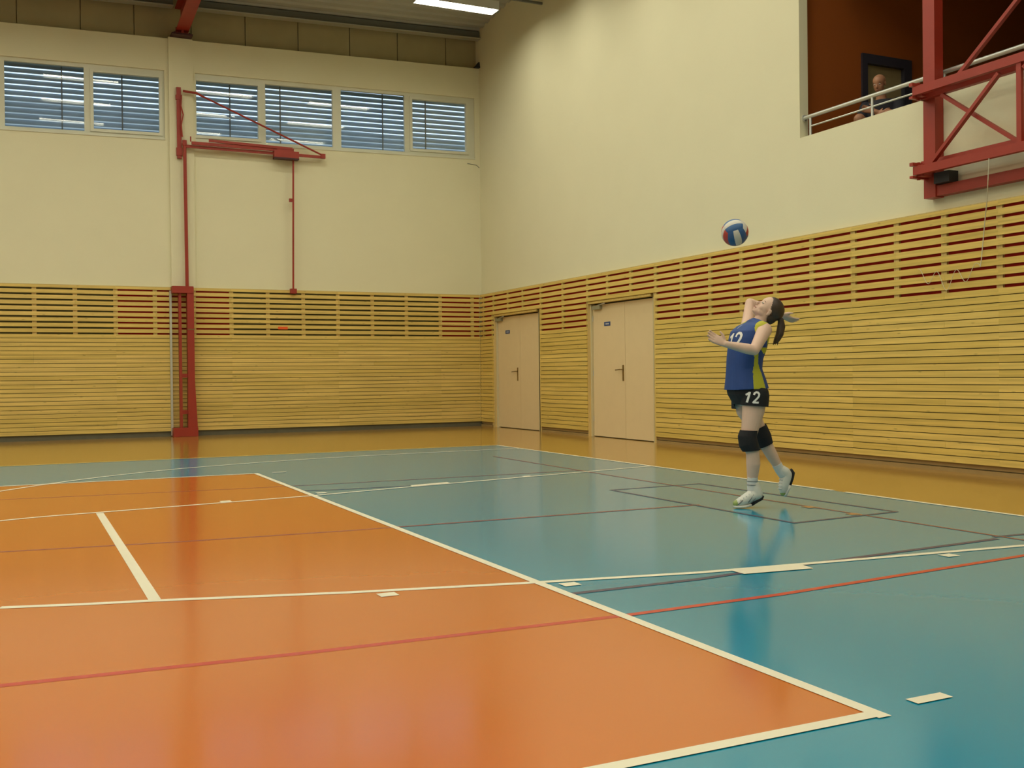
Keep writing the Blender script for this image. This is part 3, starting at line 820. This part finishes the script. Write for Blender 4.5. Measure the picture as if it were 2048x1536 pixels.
def head(mb, e, F, U, S, s=1.0):
    """e = point between the ears; F forward, U up, S the person's left side"""
    e = Vector(e); P = lambda f, u, w=0: e+(F*f+U*u+S*w)*s
    E = lambda f, u, w, a, b, c: mb.ell(P(f, u, w), (F*a*s, U*b*s, S*c*s), 20)
    E(.006, .052, 0, .094, .080, .073)
    E(.040, .0, 0, .052, .082, .058)
    E(.056, -.047, 0, .034, .030, .038)
    mb.ball(P(.078, -.064), .015*s)
    E(.078, .038, 0, .012, .010, .046)
    for k in (1, -1):
        E(.058, -.012, .036*k, .026, .026, .020)
        E(.0, -.002, .071*k, .014, .026, .008)
        E(.006, .014, .076*k, .016, .012, .006)
        E(.03, -.04, .042*k, .035, .022, .014)
    mb.limb([P(.088, .028), P(.105, .002), P(.119, -.012)], [.008*s, .009*s, .0105*s], 10)
    for k in (1, -1): E(.106, -.017, .010*k, .009, .006, .007)
    E(.090, -.036, 0, .013, .008, .022); E(.088, -.049, 0, .012, .008, .019)

def face_parts(parent, e, F, U, S, s=1.0, closed=False):
    e = Vector(e); P = lambda f, u, w=0: e+(F*f+U*u+S*w)*s
    for k in (1, -1):
        q = MB(); q.ell(P(.0835, .020, .030*k), (F*.009*s, U*.006*s, S*.013*s), 12, 0); q.ell(P(.0905, .020, .030*k), (F*.0035*s, U*.0045*s, S*.0045*s), 10, 1)
        q.build('eye', [EYEW, EYED], parent, True)
        q = MB(); q.limb([P(.088, .036, .014*k), P(.087, .041, .030*k), P(.078, .038, .045*k)], [.0025*s, .003*s, .002*s], 6); q.build('eyebrow', HAIR, parent, True)
    q = MB(); q.limb([P(.090, -.041, -.02), P(.103, -.0405, 0), P(.090, -.041, .02)], [.003*s, .005*s, .003*s], 8); q.build('lips', LIP, parent, True)

# ------------------------------------------------------------ the player
# local frame: x to the right of the picture, y away, z up
G = empty('person', (-1.30, -.34, .0045), math.radians(-25.5))
tag(G, 'girl in blue and yellow volleyball kit, head tipped back, serving', 'person')
V = Vector
ph = math.radians(20)
F2 = V((-math.cos(ph), -math.sin(ph), 0)); L2 = V((math.sin(ph), -math.cos(ph), 0))    # chest forward, her left
def torso_rings(rows_, dw=0, dd=0):
    return [(V((a, y_, z)), L2*(w+dw), F2*(d+dd)) for a, y_, z, w, d in rows_]
JR = [(.020, .0, .860, .186, .156), (.018, .0, .915, .182, .150), (.013, .0, .97, .168, .140), (.002, .0, 1.055, .148, .124), (.008, .0, 1.13, .150, .126), (.027, .0, 1.21, .160, .136),
      (.042, .003, 1.29, .166, .140), (.050, .005, 1.345, .168, .128), (.072, .008, 1.388, .158, .095), (.095, .012, 1.415, .120, .055)]
shN = V((.128, -.138, 1.347)); elN = V((.012, -.300, 1.191)); wrN = V((-.205, -.319, 1.239))
shF = V((.066, .158, 1.378)); elF = V((.128, .330, 1.585)); wrF = V((.380, .343, 1.487))
hipN = V((.062, -.078, .850)); knN = V((.0, -.122, .508)); anN = V((.030, -.100, .175))
hipF = V((.030, .090, .850)); knF = V((.165, .104, .520)); anF = V((.305, .140, .262))
E0 = V((.182, .013, 1.483)); HU = V((.79, 0, .61)).normalized(); HF = V((-.61, -.06, .79)); HF = (HF-HU*HF.dot(HU)).normalized(); HS = HU.cross(HF); HS = HS if HS.y < 0 else -HS

b = MB()
b.loft(torso_rings(JR[1:], -.016, -.018), 28)
b.ell((.036, 0, .86), (L2*.155, F2*.115, V((0, 0, .10))), 24)
b.limb([V((.108, .012, 1.37)), V((.135, .012, 1.43)), V((.165, .013, 1.475))], [.062, .052, .054], 18)
# near arm
b.limb([shN, shN.lerp(elN, .35), shN.lerp(elN, .75), elN], [.058, .050, .043, .038], 18)
b.limb([elN, elN.lerp(wrN, .25), elN.lerp(wrN, .6), wrN], [.038, .040, .033, .024], 18)
# far arm, cocked behind the head
b.limb([shF, shF.lerp(elF, .4), elF], [.056, .046, .038], 18)
b.limb([elF, elF.lerp(wrF, .3), wrF], [.038, .038, .024], 18)
# legs
b.limb([hipN, V((.050, -.088, .73)), V((.018, -.11, .60)), knN], [.098, .084, .066, .056], 20)
b.limb([knN, V((.034, -.122, .42)), V((.040, -.115, .33)), V((.036, -.105, .24)), anN], [.053, .051, .053, .042, .036], 20)
b.limb([hipF, V((.045, .096, .73)), V((.115, .10, .61)), knF], [.095, .085, .066, .055], 20)
b.limb([knF, V((.205, .116, .44)), V((.245, .125, .37)), V((.285, .133, .30)), anF], [.051, .050, .046, .036, .034], 20)
# feet inside the shoes
b.limb([anN, V((.045, -.10, .12)), V((-.03, -.125, .06)), V((-.09, -.14, .04))], [.034, .032, .026, .018], 12)
b.limb([anF, V((.35, .142, .215)), V((.35, .142, .12))], [.032, .03, .024], 12)
hand(b, wrN, V((-.88, -.02, .45)), V((.30, .35, .80)), V((0, -1, 0)), 1.0, .16)
hand(b, wrF, V((.86, .02, -.42)), V((.25, -.85, .40)), V((.2, .2, .9)), .95, .22)
head(b, E0, HF, HU, HS)
me = remesh(b, .0055, 3, 'body'); me.materials.append(SKIN)
body = link('body', me, G)
face_parts(G, E0, HF, HU, HS)

# hair
h = MB()
PH = lambda f, u, w=0: E0+HF*f+HU*u+HS*w
h.ell(PH(-.004, .057), (HF*.099, HU*.088, HS*.080), 28)
h.ell(PH(-.040, .0), (HF*.055, HU*.062, HS*.062), 24)
me = remesh(h, .006, 2, 'hair')
def hk(c):
    d = c-E0; f = d.dot(HF); u = d.dot(HU)
    return f < ((.018+.58*(u-.02)) if u > .012 else -.016)
def hk2(c): return hk(c)
me = cut(me, hk, thick=.006); me.materials.append(HAIR); link('hair', me, G)
h = MB(); pt = [V((.268, .013, 1.452)), V((.292, .013, 1.43)), V((.297, .013, 1.38)), V((.283, .012, 1.32)), V((.262, .012, 1.275)), V((.245, .012, 1.25))]
h.limb(pt, [.018, .024, .030, .030, .022, .008], 14)
for k in range(7):
    a = k*.9; off = V((math.cos(a)*.016, math.sin(a)*.02, 0))
    h.limb([pt[1]+off*.6, pt[3]+off*1.2, pt[4]+off*1.1+V((0, 0, -.005*k % .02)), pt[5]+off+V((0, 0, -.004*k))], [.010, .012, .008, .003], 8)
me = remesh(h, .005, 1, 'ponytail'); me.materials.append(HAIR); link('ponytail', me, G)
h = MB(); c_ = V((.274, .013, 1.452)); ax = (pt[1]-pt[0]).normalized(); u_ = ax.cross(V((0, 1, 0))).normalized(); v_ = ax.cross(u_)
h.tube([c_+(u_*math.cos(t)+v_*math.sin(t))*.021 for t in [2*math.pi*k/16 for k in range(17)]], .006, 8); h.build('hair_tie', KBLACK, G, True)

# jersey
j = MB(); j.loft(torso_rings(JR), 32)
j.limb([V((.050, .16, 1.372)), V((.085, .01, 1.40)), V((.118, -.135, 1.36))], [.05, .05, .052], 16)
me = remesh(j, .006, 3, 'jersey')
def jm(c):
    # side of her body facing the camera
    if (c-shN).length < .079 and c.z > 1.24: return 1
    if c.z > 1.375 and c.x < .045 and c.y > .06: return 1
    if (c-shF).length < .092: return 1
    if c.y > .02: return 0
    z = c.z; a = c.x
    if z < 1.02: lo, hi = .034+(z-.915)*.02, .130-(z-.915)*.20
    elif z < 1.10: lo, hi = .032+(z-1.02)*.2, .107-(z-1.02)*.35
    elif z < 1.17: lo, hi = .048, .082
    elif z < 1.215: lo, hi = .125-(z-1.17)*.8, .25
    else: lo, hi = .158, .25
    return 1 if lo < a < hi else 0
me = cut(me, None, [((0, 0, .899), (0.03, .0, -1), None)], .004, jm)
me.materials.append(JB); me.materials.append(JY); jersey = link('jersey', me, G)

# shorts
s_ = MB()
s_.loft([(V((.010, 0, .99)), L2*.140, F2*.115), (V((.016, 0, .93)), L2*.162, F2*.140), (V((.030, 0, .86)), L2*.168, F2*.142), (V((.042, 0, .81)), L2*.155, F2*.125), (V((.050, 0, .745)), L2*.14, F2*.10)], 28)
s_.limb([hipN, V((.058, -.085, .75)), V((.046, -.09, .66))], [.112, .105, .098], 20)
s_.limb([hipF, V((.024, .094, .76)), V((.035, .098, .66))], [.108, .102, .100], 20)
me = remesh(s_, .006, 3, 'shorts')
me = cut(me, None, [((0, 0, .975), (0, 0, 1), None), ((.06, -.09, .772), (-.08, 0, -1), lambda c: c.y < .02), ((0, .094, .742), (-.06, 0, -1), lambda c: c.y >= .02)], .003)
me.materials.append(KBLACK); shorts = link('shorts', me, G)

# knee pads, socks
def sleeve(name, pts, rs, m, planes, vox=.006, parent=G):
    q = MB(); q.limb(pts, rs, 20); me = remesh(q, vox, 2, name); me = cut(me, None, planes, .003); me.materials.append(m); return link(name, me, parent)
q = [V((.010, -.115, .585)), knN+V((-.006, 0, .03)), knN+V((.002, 0, -.02)), V((.034, -.122, .415))]
sleeve('knee_pad', [V((.018, -.112, .62))]+q+[V((.036, -.122, .39))], [.066, .067, .072, .074, .062, .055], KBLACK,
       [((0, 0, .588), (.05, 0, 1), None), ((.02, 0, .432), (.1, 0, -1), None)])
q = [V((.128, .10, .60)), knF, V((.205, .116, .44))]
d_ = V((-.45, 0, 1)).normalized()
sleeve('knee_pad', [V((.115, .10, .63)), V((.140, .10, .585)), knF+V((0, 0, .0)), V((.192, .112, .455)), V((.215, .118, .42))], [.063, .065, .070, .060, .054], KBLACK,
       [((.135, .1, .598), d_, None), ((.196, .11, .456), -d_, None)])
sleeve('sock', [V((.036, -.105, .25)), V((.034, -.102, .19)), V((.040, -.10, .13))], [.042, .040, .044], SWHITE, [((0, 0, .228), (0, 0, 1), None)])
for z in (.20, .172):
    q = MB(); q.tube([V((.034, -.102, z))+V((math.cos(t), math.sin(t), 0))*.0415 for t in [2*math.pi*k/24 for k in range(25)]], .0028, 6); q.build('sock_band', SHOEGR, G, True)
dF = (anF-V((.245, .125, .37))).normalized()
sleeve('sock', [V((.272, .131, .322)), anF, V((.335, .142, .225))], [.040, .039, .042], SWHITE, [((.280, .133, .305), -dF, None)])

def shoe(pts_up, rs, sole, nrm, toe, name='shoe', parent=G):
    root = bpy.data.objects.new(name, None); C.objects.link(root); root.parent = parent; root.empty_display_size = .05
    q = MB(); q.limb(pts_up[:3], rs[:3], 16); q.limb(pts_up[2:], rs[2:], 16)
    me = remesh(q, .0055, 2, 'upper')
    me = cut(me, matfn=lambda c: 1 if (c-V(toe)).length < .034 else 0)
    me.materials.append(SHOEW); me.materials.append(SHOEG); link('upper', me, root)
    q = MB(); st = []
    for i, (p, w, t) in enumerate(sole):
        p = V(p); a = V(sole[min(i+1, len(sole)-1)][0])-V(sole[max(i-1, 0)][0]); sd = a.normalized().cross(V(nrm)).normalized(); up = sd.cross(a.normalized()).normalized()
        st.append((p, sd*w, up*t))
    q.loft(st[:4], 16, p=4, mi=0); q.build('heel_sole', KBLACK, root, True)
    q = MB(); q.loft(st[3:], 16, p=4); q.build('front_sole', SHOEW, root, True)
    return root, st
nrm = (-.05, 0, 1)
sr, st = shoe([V((.045, -.10, .165)), V((.058, -.10, .120)), V((.066, -.102, .096)), V((.015, -.115, .082)), V((-.035, -.128, .055)), V((-.080, -.139, .037)), V((-.098, -.143, .033))],
     [.044, .050, .048, .047, .041, .034, .027],
     [((.112, -.098, .088), .020, .012), ((.095, -.10, .068), .033, .015), ((.055, -.108, .048), .034, .014), ((.010, -.118, .022), .037, .012), ((-.04, -.13, .012), .043, .010), ((-.085, -.14, .010), .038, .0095), ((-.118, -.147, .012), .018, .009)], (0, 0, 1), (-.118, -.147, .035))
q = MB()
for k in range(5):
    c = V((.018-.022*k, -.116-.005*k, .120-.0135*k)); q.limb([c+V((.002, -.032, -.006)), c+V((-.006, 0, .012)), c+V((.002, .032, -.006))], [.0045]*3, 6)
q.build('laces', SWHITE, sr, True)
q = MB()
for c0, c1 in (((.06, -.144, .09), (.02, -.155, .045)), ((.03, -.153, .10), (-.01, -.163, .045)), ((-.055, -.168, .06), (-.09, -.172, .03))): q.limb([V(c0), (V(c0)+V(c1))/2+V((0, -.003, 0)), V(c1)], [.004]*3, 6)
q.build('side_stripe', SHOEGR, sr, True)
sr, st = shoe([V((.318, .141, .258)), V((.345, .142, .238)), V((.362, .142, .218)), V((.350, .142, .170)), V((.338, .141, .128)), V((.333, .141, .095)), V((.331, .141, .078))],
     [.041, .046, .045, .045, .042, .034, .025],
     [((.392, .142, .262), .018, .012), ((.408, .142, .235), .031, .014), ((.398, .142, .190), .032, .013), ((.380, .141, .140), .036, .012), ((.366, .141, .105), .040, .010), ((.350, .141, .066), .030, .010), ((.338, .141, .050), .015, .009)], (1, 0, .3), (.334, .141, .058))
q = MB()
for k in range(4):
    c = V((.306-.003*k, .141, .185-.024*k)); q.limb([c+V((.012, -.03, .0)), c+V((-.003, 0, 0)), c+V((.012, .03, 0))], [.0045]*3, 6)
q.build('laces', SWHITE, sr, True)

# printed numbers, wrapped onto the cloth
def printed(name, base, strokes, origin, right, up, out, w, size, m, parent):
    """strokes in unit coordinates (0..1.3 x 0..1); each stroke becomes a ribbon lying on the cloth"""
    bmx = bmesh.new(); bmx.from_mesh(base.data); tree = BVHTree.FromBMesh(bmx)
    right, up, out = map(lambda v: V(v).normalized(), (right, up, out)); q = MB()
    def pr(x, y):
        p = V(origin)+right*x*size+up*y*size
        hit = tree.ray_cast(p+out*.35, -out)
        return (hit[0]+out*.003) if hit[0] else None
    for s in strokes:
        pts = []
        for (x0, y0), (x1, y1) in zip(s[:-1], s[1:]):
            for k in range(7): pts.append((x0+(x1-x0)*k/7, y0+(y1-y0)*k/7))
        pts.append(s[-1]); row = []
        for i, (x, y) in enumerate(pts):
            a = pts[min(i+1, len(pts)-1)]; c = pts[max(i-1, 0)]; dx, dy = a[0]-c[0], a[1]-c[1]; l = math.hypot(dx, dy) or 1
            nx, ny = -dy/l*w/2, dx/l*w/2
            row.append([pr(x+nx*f, y+ny*f) for f in (-1, 0, 1)])
        for r0, r1 in zip(row[:-1], row[1:]):
            for k in (0, 1):
                vs = (r0[k], r1[k], r1[k+1], r0[k+1])
                if all(v is not None for v in vs): q.quad(*vs)
    bmx.free()
    if not q.v: return None
    return q.build(name, m, parent)
two = [[(.72+.55*x, y) for x, y in ((.02, .74), (.10, .92), (.35, 1.0), (.65, .98), (.86, .84), (.84, .62), (.60, .42), (.30, .22), (.05, .05), (.5, .05), (.95, .05))]]
one = [[(.05, .72), (.22, .82), (.36, .98), (.30, .5), (.24, .02)]]
printed('number_print', shorts, one+two, (-.035, 0, .800), (1, 0, -.05), (.14, 0, 1), (0, -1, 0), .18, .082, NUMW, G)
printed('number_print', jersey, one+two, (-.125, 0, 1.215), L2*1+V((0, 0, .0)), (.12, 0, 1), F2, .17, .115, NUMW, G)
printed('chest_mark', jersey, [[(0, 0), (.5, .25), (1, .9)]], (-.035, -.01, 1.352), (1, 0, .3), (0, 0, 1), (-.8, -.5, .6), .3, .035, NUMW, G)

# ------------------------------------------------------------ the spectator
S_ = empty('person', (2.95, 2.42, 3.0), math.radians(180+28))     # local x = the way he faces
tag(S_, 'balding man in dark clothes sitting with folded arms behind the gallery rail', 'person')
b = MB()
Xf, Yl, Zu = V((1, 0, 0)), V((0, 1, 0)), V((0, 0, 1))
z0 = .72
b.loft([((-.02, 0, z0+.02), Yl*.17, Xf*.12), ((-.01, 0, z0+.16), Yl*.16, Xf*.12), ((.02, 0, z0+.32), Yl*.17, Xf*.125), ((.05, 0, z0+.44), Yl*.18, Xf*.115), ((.06, 0, z0+.50), Yl*.12, Xf*.07)], 24)
b.limb([(.07, 0, z0+.47), (.09, 0, z0+.57)], [.065, .058], 16)
for k in (1, -1):
    sh = V((.055, .19*k, z0+.44)); el = V((.16, .25*k, z0+.20)); wr = V((.27, -.02*k, z0+.30+.035*k))
    b.limb([sh, sh.lerp(el, .5), el], [.062, .052, .044], 16); b.limb([el, el.lerp(wr, .4), wr], [.044, .042, .029], 16)
    hand(b, wr, V((.1, -.9*k, .35)), V((.1, .3*k, .9)), V((1, 0, 0)), 1.05, .5)
    hp = V((.0, .10*k, z0+.04)); kn = V((.36, .17*k, z0+.25)); an = V((.30, .17*k, .53))
    b.limb([hp, hp.lerp(kn, .5), kn], [.095, .085, .065], 18); b.limb([kn, kn.lerp(an, .35), an], [.062, .06, .042], 18)
    b.limb([an, an+V((.12, 0, -.05))], [.04, .03], 12)
ex = V((.125, 0, z0+.665)); FF = V((.97, -.10, -.30)).normalized(); UU = (Zu-FF*Zu.dot(FF)).normalized(); SS = UU.cross(FF)
head(b, ex, FF, UU, SS, .97)
me = remesh(b, .008, 3, 'body'); me.materials.append(mat('ruddy_skin', (.38, .18, .095), .5, noise=.05, scale=15)); link('body', me, S_)
face_parts(S_, ex, FF, UU, SS, .97)
b = MB()
b.loft([((-.02, 0, z0-.0), Yl*.19, Xf*.14), ((-.01, 0, z0+.16), Yl*.18, Xf*.14), ((.02, 0, z0+.32), Yl*.19, Xf*.145), ((.05, 0, z0+.44), Yl*.195, Xf*.13), ((.06, 0, z0+.50), Yl*.135, Xf*.085)], 24)
for k in (1, -1):
    sh = V((.055, .19*k, z0+.44)); el = V((.16, .25*k, z0+.20)); b.limb([sh, sh.lerp(el, .75)], [.076, .066], 16)
me = remesh(b, .008, 2, 'shirt'); me.materials.append(mat('black_shirt', (.012, .012, .02), .85)); link('shirt', me, S_)
b = MB()
for k in (1, -1):
    hp = V((.0, .10*k, z0+.04)); kn = V((.36, .17*k, z0+.25)); b.limb([hp, hp.lerp(kn, .4), hp.lerp(kn, .78)], [.115, .105, .088], 18)
me = remesh(b, .008, 2, 'shorts'); me.materials.append(KBLACK); link('shorts', me, S_)
for k in (1, -1):
    b = MB(); an = V((.28, .17*k, .50)); b.limb([an+V((-.03, 0, .02)), an+V((.05, 0, .0)), an+V((.13, 0, -.008))], [.05, .045, .038], 14); me = remesh(b, .008, 2, 'shoe'); me.materials.append(KBLACK); link('shoe', me, S_)
q = MB(); q.box(-.45, .06, -.9, .9, .585, .63, 0)
q.box(-.4, -.34, -.8, -.74, .45, .585, 0); q.box(-.4, -.34, .74, .8, .45, .585, 0); q.box(-.05, .01, -.8, -.74, .45, .585, 0); q.box(-.05, .01, .74, .8, .45, .585, 0)
o = q.build('bench', GDARK, loc=(2.95, 2.42, 3.0)); o.rotation_euler = (0, 0, math.radians(180))
o.location = (3.02, 2.22, 3.0)
tag(o, 'dark wooden bench under the seated man in the gallery', 'bench')
